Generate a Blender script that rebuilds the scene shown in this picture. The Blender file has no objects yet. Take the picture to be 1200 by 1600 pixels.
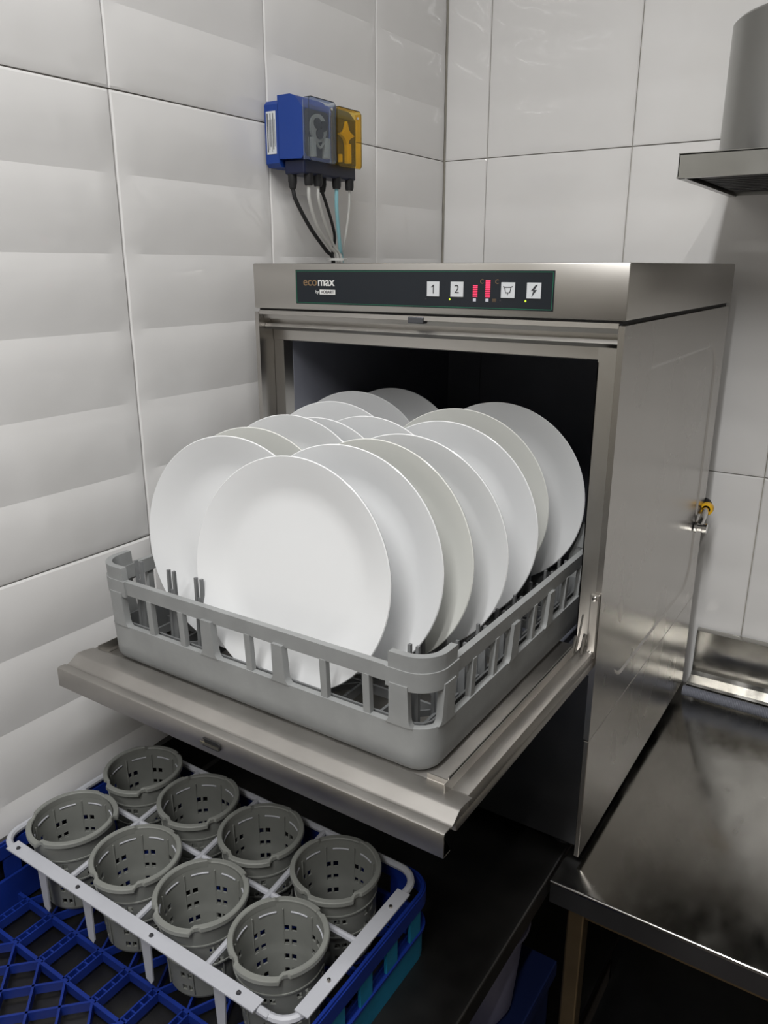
import bpy, bmesh, math, random
from mathutils import Vector, Matrix
random.seed(3)
S = bpy.context.scene
C = S.collection
R = math.radians
PI = math.pi

# ------------------------------------------------------------------ camera
cd = bpy.data.cameras.new('camera'); cam = bpy.data.objects.new('camera', cd); C.objects.link(cam)
cam.location = (0.8937, -0.9769, 0.8507)
cam.rotation_euler = (R(90 - 17.298), 0, R(33.397))
cd.sensor_fit = 'HORIZONTAL'; cd.sensor_width = 36; cd.lens = 1229.95 / 1200 * 36
cd.clip_start = 0.02; cd.clip_end = 50
S.camera = cam
# ------------------------------------------------------------------ world
w = bpy.data.worlds.new('world'); S.world = w; w.use_nodes = True
bg = w.node_tree.nodes['Background']; bg.inputs[0].default_value = (0.80, 0.86, 1.0, 1); bg.inputs[1].default_value = 0.05
# ------------------------------------------------------------------ lights
def area(name, loc, rot, sx, sy, power, col):
    l = bpy.data.lights.new(name, 'AREA'); l.shape = 'RECTANGLE'; l.size = sx; l.size_y = sy
    l.energy = power; l.color = col
    o = bpy.data.objects.new(name, l); o.location = loc; o.rotation_euler = rot; C.objects.link(o)
    return o
area('lamp', (0.72, -1.42, 2.10), (0, 0, 0), 0.12, 2.05, 50, (1.0, 0.995, 0.985))
area('lamp', (1.12, -2.05, 2.12), (0, 0, 0), 0.035, 1.30, 24, (1.0, 0.98, 0.95))
# ------------------------------------------------------------------ exposure
S.view_settings.view_transform = 'Standard'
try: S.view_settings.look = 'None'
except Exception: pass
S.view_settings.gamma = 1.0
S.view_settings.use_curve_mapping = False
S.view_settings.exposure = -0.27

# ------------------------------------------------------------------ materials
def mat(name, col, rough=0.5, metal=0.0, var=0.0, vscale=20.0, bump=0.0, bscale=200.0, stretch=(1, 1, 1),
        rvar=0.0, trans=0.0, emit=None, estr=0.0, spec=0.5, col2=None, coat=0.0, alpha=1.0, ior=1.45):
    m = bpy.data.materials.new(name); m.use_nodes = True
    nt = m.node_tree; b = nt.nodes['Principled BSDF']
    b.inputs['Base Color'].default_value = (*col, 1)
    b.inputs['Roughness'].default_value = rough
    b.inputs['Metallic'].default_value = metal
    b.inputs['Specular IOR Level'].default_value = spec
    b.inputs['IOR'].default_value = ior
    b.inputs['Transmission Weight'].default_value = trans
    b.inputs['Coat Weight'].default_value = coat
    b.inputs['Alpha'].default_value = alpha
    if emit:
        b.inputs['Emission Color'].default_value = (*emit, 1); b.inputs['Emission Strength'].default_value = estr
    tc = nt.nodes.new('ShaderNodeTexCoord'); mp = nt.nodes.new('ShaderNodeMapping')
    mp.inputs['Scale'].default_value = stretch
    nt.links.new(tc.outputs['Object'], mp.inputs[0])
    def noise(sc, det=3.0, rg=0.5):
        n = nt.nodes.new('ShaderNodeTexNoise'); n.inputs['Scale'].default_value = sc
        n.inputs['Detail'].default_value = det; n.inputs['Roughness'].default_value = rg
        nt.links.new(mp.outputs[0], n.inputs['Vector']); return n
    if var > 0 or col2:
        n = noise(vscale)
        r = nt.nodes.new('ShaderNodeValToRGB')
        r.color_ramp.elements[0].position = 0.25; r.color_ramp.elements[1].position = 0.75
        c2 = col2 or tuple(max(0, c * (1 - var)) for c in col)
        r.color_ramp.elements[0].color = (*c2, 1); r.color_ramp.elements[1].color = (*col, 1)
        nt.links.new(n.outputs['Fac'], r.inputs[0]); nt.links.new(r.outputs[0], b.inputs['Base Color'])
    if rvar > 0:
        n = noise(vscale * 1.7)
        mr = nt.nodes.new('ShaderNodeMapRange'); mr.inputs['From Min'].default_value = 0.15; mr.inputs['From Max'].default_value = 0.85
        mr.inputs['To Min'].default_value = max(0.02, rough - rvar); mr.inputs['To Max'].default_value = rough + rvar
        nt.links.new(n.outputs['Fac'], mr.inputs[0]); nt.links.new(mr.outputs[0], b.inputs['Roughness'])
    if bump > 0:
        n = noise(bscale, 2.0)
        bp = nt.nodes.new('ShaderNodeBump'); bp.inputs['Strength'].default_value = 1.0; bp.inputs['Distance'].default_value = bump
        nt.links.new(n.outputs['Fac'], bp.inputs['Height']); nt.links.new(bp.outputs[0], b.inputs['Normal'])
    return m

M = {}
M['tile'] = mat('glazed_tile', (0.765, 0.757, 0.75), 0.045, bump=0.0020, bscale=9.0, spec=0.5, var=0.03, vscale=6)
M['grout'] = mat('grout', (0.42, 0.40, 0.35), 0.9, var=0.3, vscale=30)
M['paint'] = mat('painted_plaster', (0.45, 0.43, 0.40), 0.8)
M['ceil'] = mat('ceiling_paint', (0.60, 0.60, 0.58), 0.8)
M['floor'] = mat('floor_tile', (0.10, 0.085, 0.075), 0.5)
M['steel'] = mat('brushed_steel', (0.57, 0.55, 0.52), 0.33, 1.0, var=0.08, vscale=5, rvar=0.05, stretch=(1, 1, 1))
M['steel_side'] = mat('side_steel', (0.50, 0.48, 0.455), 0.27, 1.0, var=0.04, vscale=4, rvar=0.02, stretch=(1, 1, 0.6))
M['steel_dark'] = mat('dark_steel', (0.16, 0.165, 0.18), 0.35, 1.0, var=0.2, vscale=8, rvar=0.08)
M['steel_door'] = mat('wet_door_steel', (0.49, 0.47, 0.445), 0.42, 1.0, var=0.16, vscale=12, rvar=0.08)
M['table'] = mat('worktop_steel', (0.54, 0.53, 0.50), 0.19, 1.0, var=0.16, vscale=10, rvar=0.14, stretch=(1.6, 0.8, 1), bump=0.0004, bscale=5)
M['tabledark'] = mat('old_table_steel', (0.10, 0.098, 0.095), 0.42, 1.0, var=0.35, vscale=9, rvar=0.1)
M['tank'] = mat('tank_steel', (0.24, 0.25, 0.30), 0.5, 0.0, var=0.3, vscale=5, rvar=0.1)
M['black'] = mat('black_plastic', (0.012, 0.012, 0.013), 0.55)
M['panel'] = mat('control_film', (0.010, 0.014, 0.020), 0.22, var=0.1)
M['green'] = mat('green_print', (0.015, 0.16, 0.085), 0.4)
M['button'] = mat('button_white', (0.62, 0.64, 0.66), 0.4)
M['ink'] = mat('button_ink', (0.03, 0.03, 0.035), 0.5)
M['white_print'] = mat('white_print', (0.75, 0.75, 0.74), 0.5)
M['brown_print'] = mat('brown_print', (0.24, 0.15, 0.075), 0.5)
M['red_led'] = mat('red_display', (0.4, 0.02, 0.05), 0.4, emit=(1.0, 0.05, 0.14), estr=1.5)
M['white_led'] = mat('pale_display', (0.4, 0.4, 0.45), 0.4, emit=(0.7, 0.7, 0.8), estr=0.25)
M['green_led'] = mat('yellow_green_led', (0.3, 0.4, 0.02), 0.4, emit=(0.65, 0.9, 0.05), estr=1.2)
M['china'] = mat('white_porcelain', (0.77, 0.78, 0.79), 0.16, spec=0.5)
M['china_warm'] = mat('ivory_porcelain', (0.69, 0.697, 0.665), 0.16, spec=0.5)
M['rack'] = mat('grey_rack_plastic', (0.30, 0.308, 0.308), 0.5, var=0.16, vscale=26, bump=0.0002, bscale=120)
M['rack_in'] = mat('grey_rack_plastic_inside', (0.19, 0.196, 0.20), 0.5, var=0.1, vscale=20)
M['basket'] = mat('grey_basket_plastic', (0.225, 0.232, 0.215), 0.48, var=0.22, vscale=18)
M['whiteplastic'] = mat('white_frame_plastic', (0.46, 0.47, 0.51), 0.45, var=0.08)
M['blue'] = mat('blue_rack_plastic', (0.008, 0.028, 0.22), 0.38, var=0.25, vscale=25)
M['teal'] = mat('teal_rack_plastic', (0.012, 0.20, 0.36), 0.42, var=0.45, vscale=9)
M['pump'] = mat('blue_pump_plastic', (0.010, 0.045, 0.25), 0.38)
M['pump_edge'] = mat('pump_dark', (0.008, 0.012, 0.04), 0.4)
M['clear'] = mat('clear_smoke_cover', (0.70, 0.76, 0.84), 0.05, trans=0.95, ior=1.2)
M['amber'] = mat('amber_cover', (0.95, 0.70, 0.18), 0.05, trans=0.95, ior=1.2)
M['yellow'] = mat('yellow_rotor', (0.95, 0.85, 0.03), 0.45)
M['cream'] = mat('cream_rotor', (0.55, 0.52, 0.42), 0.45)
M['label'] = mat('label_paper', (0.62, 0.64, 0.66), 0.6)
M['tube_white'] = mat('milky_tube', (0.62, 0.62, 0.60), 0.3, trans=0.25)
M['tube_cyan'] = mat('cyan_tube', (0.26, 0.52, 0.58), 0.3, trans=0.2)
M['chrome'] = mat('bright_metal', (0.75, 0.74, 0.72), 0.18, 1.0)
M['brass'] = mat('latch_metal', (0.62, 0.58, 0.40), 0.3, 1.0)
M['hose'] = mat('grey_hose', (0.20, 0.21, 0.25), 0.45)
M['yellow_ring'] = mat('yellow_ring', (0.75, 0.42, 0.01), 0.4)
M['bronze'] = mat('warm_steel', (0.36, 0.27, 0.16), 0.4, 1.0, var=0.35, vscale=12)
M['hood'] = mat('hood_steel', (0.40, 0.40, 0.385), 0.30, 1.0, var=0.12, vscale=6, rvar=0.06)
M['bin'] = mat('dark_blue_bin', (0.012, 0.022, 0.09), 0.4)
M['lav'] = mat('lavender_tub', (0.16, 0.16, 0.24), 0.4)

# ------------------------------------------------------------------ helpers
def new_obj(name, verts, faces, m, parent=None, smooth=False, mats=None, fm=None):
    me = bpy.data.meshes.new(name); me.from_pydata([tuple(v) for v in verts], [], faces); me.update()
    for mm in (mats or [m]): me.materials.append(mm)
    if fm:
        for p, i in zip(me.polygons, fm): p.material_index = i
    bm = bmesh.new(); bm.from_mesh(me); bmesh.ops.recalc_face_normals(bm, faces=bm.faces); bm.to_mesh(me); bm.free()
    o = bpy.data.objects.new(name, me); C.objects.link(o)
    if smooth: smooth_it(me, smooth)
    if parent is not None: o.parent = parent
    return o
def smooth_it(me, ang=35):
    ang = 35 if ang is True else ang
    bm = bmesh.new(); bm.from_mesh(me)
    for f in bm.faces: f.smooth = True
    for e in bm.edges:
        if len(e.link_faces) == 2 and e.calc_face_angle(0) > R(ang): e.smooth = False
    bm.to_mesh(me); bm.free()
class MB:
    def __init__(s): s.v = []; s.f = []; s.m = []
    def add(s, v, f, mi=0):
        n = len(s.v); s.v += [Vector(p) for p in v]; s.f += [[i + n for i in q] for q in f]; s.m += [mi] * len(f)
    def box(s, a, b, mi=0, bev=0.0):
        a = Vector(a); b = Vector(b)
        a, b = Vector(map(min, a, b)), Vector(map(max, a, b))
        if bev <= 0 or min(b - a) < 2.2 * bev:
            v = [(x, y, z) for x in (a.x, b.x) for y in (a.y, b.y) for z in (a.z, b.z)]
            s.add(v, [(0, 1, 3, 2), (4, 6, 7, 5), (0, 4, 5, 1), (2, 3, 7, 6), (0, 2, 6, 4), (1, 5, 7, 3)], mi); return
        bm = bmesh.new(); bmesh.ops.create_cube(bm, size=1)
        for v in bm.verts: v.co = Vector((a[i] + (v.co[i] + .5) * (b[i] - a[i]) for i in range(3)))
        bmesh.ops.bevel(bm, geom=list(bm.edges), offset=bev, segments=2, profile=0.5, affect='EDGES')
        bm.verts.index_update()
        s.add([v.co.copy() for v in bm.verts], [[v.index for v in f.verts] for f in bm.faces], mi); bm.free()
    def extrude(s, prof, axis, a, b, mi=0, close=True):
        # prof: list of 2D points in the other two axes (in order), extruded along axis from a to b
        o = [i for i in range(3) if i != axis]; n = len(prof); v = []
        for t in (a, b):
            for p in prof:
                q = [0, 0, 0]; q[axis] = t; q[o[0]] = p[0]; q[o[1]] = p[1]; v.append(q)
        f = [(i, (i + 1) % n, n + (i + 1) % n, n + i) for i in range(n if close else n - 1)]
        if close: f += [tuple(range(n)), tuple(range(n, 2 * n))]
        s.add(v, f, mi)
    def sheet(s, prof, t, axis, a, b, mi=0):
        # thickened open profile
        n = len(prof); off = []
        for i in range(n):
            p0 = Vector(prof[max(0, i - 1)]); p1 = Vector(prof[min(n - 1, i + 1)]); d = (p1 - p0).normalized()
            off.append((prof[i][0] - d.y * t, prof[i][1] + d.x * t))
        s.extrude(list(prof) + off[::-1], axis, a, b, mi)
    def tube(s, pts, r, n=10, mi=0, caps=True):
        pts = [Vector(p) for p in pts]; base = len(s.v); ref = None
        rr = r if isinstance(r, (list, tuple)) else [r] * len(pts)
        for i, p in enumerate(pts):
            d = (pts[min(i + 1, len(pts) - 1)] - pts[max(i - 1, 0)]).normalized()
            if ref is None:
                ref = d.orthogonal().normalized()
            ref = (ref - d * ref.dot(d)).normalized(); u = d.cross(ref)
            s.v += [p + rr[i] * (math.cos(2 * PI * k / n) * ref + math.sin(2 * PI * k / n) * u) for k in range(n)]
        for i in range(len(pts) - 1):
            for k in range(n):
                k2 = (k + 1) % n
                s.f.append([base + i * n + k, base + i * n + k2, base + (i + 1) * n + k2, base + (i + 1) * n + k]); s.m.append(mi)
        if caps:
            s.f.append([base + k for k in range(n)]); s.m.append(mi)
            e = base + (len(pts) - 1) * n; s.f.append([e + k for k in range(n)]); s.m.append(mi)
    def lathe(s, prof, c=(0, 0, 0), n=48, axis='Z', mi=0, closed=False):
        base = len(s.v); m = len(prof)
        for k in range(n):
            a = 2 * PI * k / n
            for (r, h) in prof:
                if axis == 'Z': s.v.append(Vector((c[0] + r * math.cos(a), c[1] + r * math.sin(a), c[2] + h)))
                elif axis == 'Y': s.v.append(Vector((c[0] + r * math.cos(a), c[1] + h, c[2] + r * math.sin(a))))
                else: s.v.append(Vector((c[0] + h, c[1] + r * math.cos(a), c[2] + r * math.sin(a))))
        for k in range(n):
            k2 = (k + 1) % n
            for j in range(m if closed else m - 1):
                j2 = (j + 1) % m
                s.f.append([base + k * m + j, base + k2 * m + j, base + k2 * m + j2, base + k * m + j2]); s.m.append(mi)
    def build(s, name, m, parent=None, smooth=False, mats=None):
        return new_obj(name, s.v, s.f, m, parent, smooth, mats, s.m if mats else None)
def bez(pts, n=8):
    pts = [Vector(p) for p in pts]; out = []
    P = [pts[0] * 2 - pts[1]] + pts + [pts[-1] * 2 - pts[-2]]
    for i in range(1, len(P) - 2):
        for k in range(n):
            t = k / n; a, b, c, d = P[i - 1], P[i], P[i + 1], P[i + 2]
            out.append(0.5 * ((2 * b) + (c - a) * t + (2 * a - 5 * b + 4 * c - d) * t * t + (3 * b - a - 3 * c + d) * t ** 3))
    out.append(pts[-1]); return out
def tag(o, label=None, cat=None, group=None, kind=None):
    if label: o['label'] = label
    if cat: o['category'] = cat
    if group: o['group'] = group
    if kind: o['kind'] = kind
    return o
def empty(name, loc, label, cat, group=None, rz=0):
    o = bpy.data.objects.new(name, None); C.objects.link(o); o.location = loc; o.rotation_euler.z = rz
    o.empty_display_size = 0.05
    return tag(o, label, cat, group)
def at(parent, *objs):
    """children were modelled in world space: shift them so they keep their place under the parent"""
    inv = Matrix.Translation(-Vector(parent.location))
    for o in objs: o.data.transform(inv)
def part(mb, name, m, root, smooth=False, mats=None, off=None):
    o = mb.build(name, m, root, smooth, mats)
    o.data.transform(Matrix.Translation(-Vector(off if off is not None else root.location)))
    return o
def text_obj(name, txt, size, m, parent, loc, rot, off, bold=0.0, xs=1.0):
    c = bpy.data.curves.new(name, 'FONT'); c.body = txt; c.size = size; c.extrude = 0.0002; c.offset = bold
    c.align_x = 'CENTER'; c.align_y = 'CENTER'
    t = bpy.data.objects.new('tmp', c)
    C.objects.link(t); dg = bpy.context.evaluated_depsgraph_get(); dg.update()
    me = bpy.data.meshes.new_from_object(t.evaluated_get(dg)); bpy.data.objects.remove(t)
    me.name = name
    me.transform(Matrix.Translation(Vector(loc) - Vector(off)) @ rot @ Matrix.Diagonal((xs, 1, 1, 1)))
    me.materials.clear(); me.materials.append(m)
    o = bpy.data.objects.new(name, me); C.objects.link(o); o.parent = parent
    return o
ROTF = Matrix.Rotation(R(90), 4, 'X')           # lettering that faces -Y

# ================================================================== SETTING
XL, YB = -0.062, 0.719
def struct(name, mb, m, **k):
    o = mb.build(name, m, None, **k); o['kind'] = 'structure'; return o
b = MB(); b.box((-0.13, -3.7, -0.9), (XL - 0.0022, YB + 0.07, 2.42)); wall_left = struct('wall_left', b, M['grout'])
b = MB(); b.box((XL - 0.0022, YB + 0.0022, -0.9), (3.1, YB + 0.07, 2.42)); wall_back = struct('wall_back', b, M['grout'])
b = MB(); b.box((3.1, -3.7, -0.9), (3.16, YB + 0.07, 2.42)); struct('wall_right', b, M['paint'])
b = MB(); b.box((-0.13, -3.76, -0.9), (3.16, -3.7, 2.42)); struct('wall_front', b, M['paint'])
b = MB(); b.box((-0.13, -3.76, -0.95), (3.16, YB + 0.07, -0.9)); struct('floor', b, M['floor'])
b = MB(); b.box((-0.13, -3.76, 2.42), (3.16, YB + 0.07, 2.47)); struct('ceiling', b, M['ceil'])

BAND = 0.6315 / 6; G1 = 1.0785
def relief(z, amp=0.0046):
    t = ((G1 - z) / BAND) % 1.0      # 0 at a band's top, 1 at its bottom
    # shallow scallop: swells slowly from the top and turns in quickly at the bottom
    return amp * math.sin(PI * t ** 0.80)
def tile_mesh(u0, u1, z0, z1, amp):
    """a tile in its own plane: x along the wall, z up, front towards -y"""
    g = 0.0010; u0 += g; u1 -= g; z0 += g; z1 -= g
    us = [u0, u0 + .002, u0 + .012, u0 + .035, u1 - .035, u1 - .012, u1 - .002, u1]
    zs = sorted(set([z0, z1, z0 + .003, z1 - .003] + [G1 - BAND * (i + q / 7) for i in range(-8, 14) for q in range(7) if z0 + .004 < G1 - BAND * (i + q / 7) < z1 - .004]))
    V = []; F = []
    for z in zs:
        for i, u in enumerate(us):
            e = (0.0, 0.25, 0.6, 1.0, 1.0, 0.6, 0.25, 0.0)[i]
            if z in (z0, z1): e *= 0.25
            V.append((u, -(0.001 + min(1, e * 3) * 0.0015 + e * relief(z, amp)), z))
    n = len(us)
    for j in range(len(zs) - 1):
        for i in range(n - 1): F.append((j * n + i, j * n + i + 1, (j + 1) * n + i + 1, (j + 1) * n + i))
    B = len(V)
    for (u, z) in ((u0, z0), (u1, z0), (u1, z1), (u0, z1)): V.append((u, 0.0020, z))
    m = len(zs)
    F += [tuple([B, B + 1] + list(range(n - 1, -1, -1))), tuple([B + 3, B + 2] + [(m - 1) * n + i for i in range(n - 1, -1, -1)]),
          tuple([B] + [j * n for j in range(m)] + [B + 3]), tuple([B + 1] + [j * n + n - 1 for j in range(m)] + [B + 2]), (B, B + 3, B + 2, B + 1)]
    return V, F
rows = [(-0.184, 0.447), (0.447, G1), (G1, 1.71), (1.71, 2.342), (2.342, 2.415)]
def tiles(cols, wall, left):
    for (u0, u1) in cols:
        for (z0, z1) in rows:
            V, F = tile_mesh(u0, u1, z0, z1, 0.0044 if left else 0.0026)
            cu = (u0 + u1) / 2; cz = (z0 + z1) / 2
            V = [(v[0] - cu, v[1], v[2] - cz) for v in V]
            o = new_obj('tile', V, F, M['tile'], wall, smooth=11)
            jit = random.uniform(-0.0006, 0.0006)
            if left: o.location = (XL + jit * .6, cu, cz); o.rotation_euler = (0, random.uniform(-.0015, .0015), R(90) + random.uniform(-.002, .002))
            else: o.location = (cu, YB + jit * .6, cz); o.rotation_euler = (random.uniform(-.0015, .0015), 0, random.uniform(-.002, .002))
tiles([(-1.16, -0.84), (-0.84, -0.52), (-0.52, -0.20), (-0.20, 0.118), (0.118, 0.440), (0.440, YB - 0.004)], wall_left, True)
tiles([(XL + 0.004, 0.047), (0.047, 0.366), (0.366, 0.690), (0.690, 1.010), (1.010, 1.330)], wall_back, False)

# ================================================================== TABLES
lt = empty('prep_table', (0.25, 0, -0.9), 'dark steel table under the dishwasher and blue rack, along the tiled wall', 'table')
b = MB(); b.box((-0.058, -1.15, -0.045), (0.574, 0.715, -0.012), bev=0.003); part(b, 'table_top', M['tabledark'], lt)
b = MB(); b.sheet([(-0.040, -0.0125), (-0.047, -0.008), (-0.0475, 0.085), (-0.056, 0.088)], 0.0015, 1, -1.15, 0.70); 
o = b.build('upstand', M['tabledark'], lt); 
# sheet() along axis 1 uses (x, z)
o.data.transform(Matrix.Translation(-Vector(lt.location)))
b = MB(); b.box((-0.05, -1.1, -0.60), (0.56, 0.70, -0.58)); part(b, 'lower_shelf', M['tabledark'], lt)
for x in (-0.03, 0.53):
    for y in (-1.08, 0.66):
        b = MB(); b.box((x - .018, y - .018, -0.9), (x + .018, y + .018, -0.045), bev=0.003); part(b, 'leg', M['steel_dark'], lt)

rt = empty('steel_worktop', (1.1, 0.3, -0.9), 'worn stainless steel worktop to the right of the dishwasher with bright front edge', 'worktop')
b = MB(); b.box((0.5775, -0.051, -0.020), (2.1, 0.66, -0.0122), bev=0.0016)
part(b, 'worktop', M['table'], rt, smooth=40)
b = MB(); b.sheet([(-0.0505, -0.016), (-0.0505, -0.052), (-0.040, -0.053)], 0.0012, 0, 0.5775, 2.1); part(b, 'front_apron', M['steel_dark'], rt)
b = MB(); b.tube([(0.5777, -0.0508, -0.0142), (2.1, -0.0508, -0.0142)], 0.0019, 10); part(b, 'front_edge', M['chrome'], rt, smooth=True)  # bright tube added along the edge so it catches the lamp as a glint
b = MB(); b.sheet([(0.650, -0.0122), (0.654, -0.0085), (0.688, -0.006), (0.697, 0.002), (0.699, 0.096), (0.706, 0.099), (0.709, 0.099)], 0.0015, 0, 0.605, 2.1); part(b, 'backsplash', M['table'], rt, smooth=30)
b = MB(); b.box((0.60, -0.030, -0.9), (0.626, -0.004, -0.054), bev=0.003); part(b, 'leg', M['bronze'], rt)
b = MB(); b.box((2.05, -0.04, -0.9), (2.08, -0.01, -0.054), bev=0.003); part(b, 'leg', M['bronze'], rt)
b = MB(); b.box((0.60, 0.60, -0.9), (0.63, 0.63, -0.021), bev=0.003); part(b, 'leg', M['bronze'], rt)
b = MB(); b.box((2.05, 0.60, -0.9), (2.08, 0.63, -0.021), bev=0.003); part(b, 'leg', M['bronze'], rt)
b = MB(); b.box((0.58, -0.03, -0.60), (2.09, 0.64, -0.585)); part(b, 'lower_shelf', M['steel_dark'], rt)
b = MB(); b.box((0.626, -0.022, -0.083), (2.05, -0.012, -0.054)); part(b, 'cross_rail', M['bronze'], rt)

# things kept under the prep table
crate = empty('storage_crate', (0.44, -0.07, -0.58), 'dark blue plastic crate on the shelf below the steel table', 'crate')
b = MB(); x0, x1, y0, y1 = 0.34, 0.545, -0.22, 0.08
for (a, c) in (((x0, y0), (x1, y0 + .004)), ((x0, y1 - .004), (x1, y1)), ((x0, y0), (x0 + .004, y1)), ((x1 - .004, y0), (x1, y1))):
    b.box((a[0], a[1], -0.58), (c[0], c[1], -0.315))
b.box((x0, y0, -0.58), (x1, y1, -0.574))
part(b, 'crate_body', M['bin'], crate)
b = MB()
for (a, c) in (((x0 - .008, y0 - .008), (x1 + .008, y0)), ((x0 - .008, y1), (x1 + .008, y1 + .008)), ((x0 - .008, y0), (x0, y1)), ((x1, y0), (x1 + .008, y1))):
    b.box((a[0], a[1], -0.335), (c[0], c[1], -0.312))
part(b, 'crate_rim', M['bin'], crate)
b = MB(); b.box((x0 - .008, y0 - .008, -0.3118), (x1 + .008, y1 + .008, -0.303), bev=.002); part(b, 'crate_lid', M['bin'], crate)
tub = empty('plastic_tub', (0.47, -0.07, -0.303), 'lavender grey plastic tub with rounded bottom stored under the steel table', 'tub')
b = MB(); b.lathe([(0.0, 0.0), (0.035, 0.0), (0.052, 0.008), (0.062, 0.03), (0.070, 0.12), (0.074, 0.18), (0.080, 0.182), (0.080, 0.188), (0.070, 0.188), (0.066, 0.12), (0.058, 0.03), (0.0, 0.006)], (0.47, -0.07, -0.303)); part(b, 'tub_body', M['lav'], tub, smooth=True)
b = MB(); b.lathe([(0.0, 0.191), (0.082, 0.191), (0.084, 0.188), (0.082, 0.1885), (0.0, 0.1885)], (0.47, -0.07, -0.303)); part(b, 'tub_lid', M['lav'], tub, smooth=True)

# ================================================================== DISHWASHER
W, D, H = 0.60, 0.637, 0.856
dw = empty('dishwasher', (0.3, 0.3, 0.0), 'stainless steel undercounter dishwasher with its door lowered open', 'dishwasher')
b = MB(); b.box((0, 0, 0.7875), (W, D, H), bev=0.0025); cover = part(b, 'top_cover', M['steel'], dw, smooth=40)
b = MB(); b.box((0.006, 0.006, 0.780), (0.594, D - .01, 0.7876)); part(b, 'cover_gap', M['black'], dw)
def pressed_panel(x, sgn, y0, y1, z0, z1, name, m):
    N = 96; cy, cz = 0.328, 0.485; hy, hz, r = 0.242, 0.235, 0.055
    def rr(hy, hz, r, k):
        # point k of N round a rounded rectangle
        pts = []
        for (sx, sz, a0) in ((1, 1, 0), (-1, 1, 90), (-1, -1, 180), (1, -1, 270)):
            for q in range(N // 4):
                a = R(a0 + 90 * q / (N // 4 - 1)); pts.append((cy + sx * (hy - r) + r * math.cos(a), cz + sz * (hz - r) + r * math.sin(a)))
        return pts
    A = rr(hy, hz, r, 0); Bp = rr(hy - .005, hz - .005, r - .004, 0)
    O = []
    for (py, pz) in A:
        dy, dz = py - cy, pz - cz
        t = min(((y1 - cy) if dy > 0 else (y0 - cy)) / dy if abs(dy) > 1e-6 else 1e9, ((z1 - cz) if dz > 0 else (z0 - cz)) / dz if abs(dz) > 1e-6 else 1e9)
        O.append((cy + dy * t, cz + dz * t))
    V = []; F = []
    for ring, xx in ((O, x - sgn * .008), (O, x), (A, x), (Bp, x - sgn * .0022)):
        V += [(xx, p[0], p[1]) for p in ring]
    n = len(A)
    for k in range(3):
        for i in range(n): F.append((k * n + i, k * n + (i + 1) % n, (k + 1) * n + (i + 1) % n, (k + 1) * n + i))
    F.append(tuple(3 * n + i for i in range(n))); F.append(tuple(range(n - 1, -1, -1)))
    # the corners of the outer rectangle
    for (yy, zz) in ((y0, z0), (y1, z0), (y1, z1), (y0, z1)):
        i = min(range(n), key=lambda k: (O[k][0] - yy) ** 2 + (O[k][1] - zz) ** 2)
        V[i] = (V[i][0], yy, zz); V[n + i] = (V[n + i][0], yy, zz)
    b = MB(); b.add(V, F); return part(b, name, m, dw, smooth=12)
pressed_panel(W, 1, 0.0, 0.629, 0.2035, 0.782, 'side_panel', M['steel_side'])
pressed_panel(0.0, -1, 0.0, 0.629, 0.2035, 0.782, 'side_panel', M['steel_side'])
for x in (0.0, 0.5925):
    b = MB(); b.box((x, 0.0, 0.001), (x + 0.0075, 0.629, 0.2012), bev=0.001); part(b, 'lower_side_panel', M['steel_side'], dw)
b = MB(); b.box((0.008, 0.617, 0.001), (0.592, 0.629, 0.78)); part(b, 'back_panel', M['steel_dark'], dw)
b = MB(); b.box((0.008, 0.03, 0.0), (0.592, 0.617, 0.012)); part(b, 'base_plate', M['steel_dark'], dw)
for x in (0.04, 0.56):
    for y in (0.05, 0.58):
        b = MB(); b.lathe([(0.0, -0.0118), (0.018, -0.0118), (0.018, -0.004), (0.010, 0.0), (0.0, 0.0)], (x, y, 0)); part(b, 'foot', M['black'], dw, smooth=True)
b = MB(); b.box((0.0085, 0.018, 0.004), (0.5915, 0.028, 0.300), bev=0.002); part(b, 'front_panel', M['steel_dark'], dw)  # the panel's dark reflection is put into its steel colour
# folded fascia over the opening
b = MB(); b.sheet([(0.030, 0.7835), (0.001, 0.7835), (0.001, 0.7795), (0.010, 0.7785), (0.012, 0.7725), (0.028, 0.7715), (0.029, 0.7640), (0.016, 0.7625), (0.014, 0.7590), (0.017, 0.7560), (0.033, 0.7545), (0.035, 0.7520), (0.035, 0.7370), (0.040, 0.7360), (0.060, 0.7360)][::-1], 0.0012, 0, 0.0085, 0.5915)
part(b, 'fascia', M['steel'], dw, smooth=30)
b = MB(); b.box((0.290, -0.001, 0.774), (0.316, 0.012, 0.7835), bev=0.0015); part(b, 'door_catch', M['steel_dark'], dw)
# jambs of the opening
b = MB(); b.box((0.0085, 0.035, 0.30), (0.027, 0.037, 0.754)); b.box((0.027, 0.035, 0.30), (0.0285, 0.058, 0.7358)); part(b, 'door_jamb', M['steel'], dw)
b = MB(); b.box((0.566, 0.010, 0.30), (0.5915, 0.012, 0.754)); b.box((0.566, 0.010, 0.30), (0.5675, 0.058, 0.7358)); part(b, 'door_jamb', M['steel'], dw)
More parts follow.
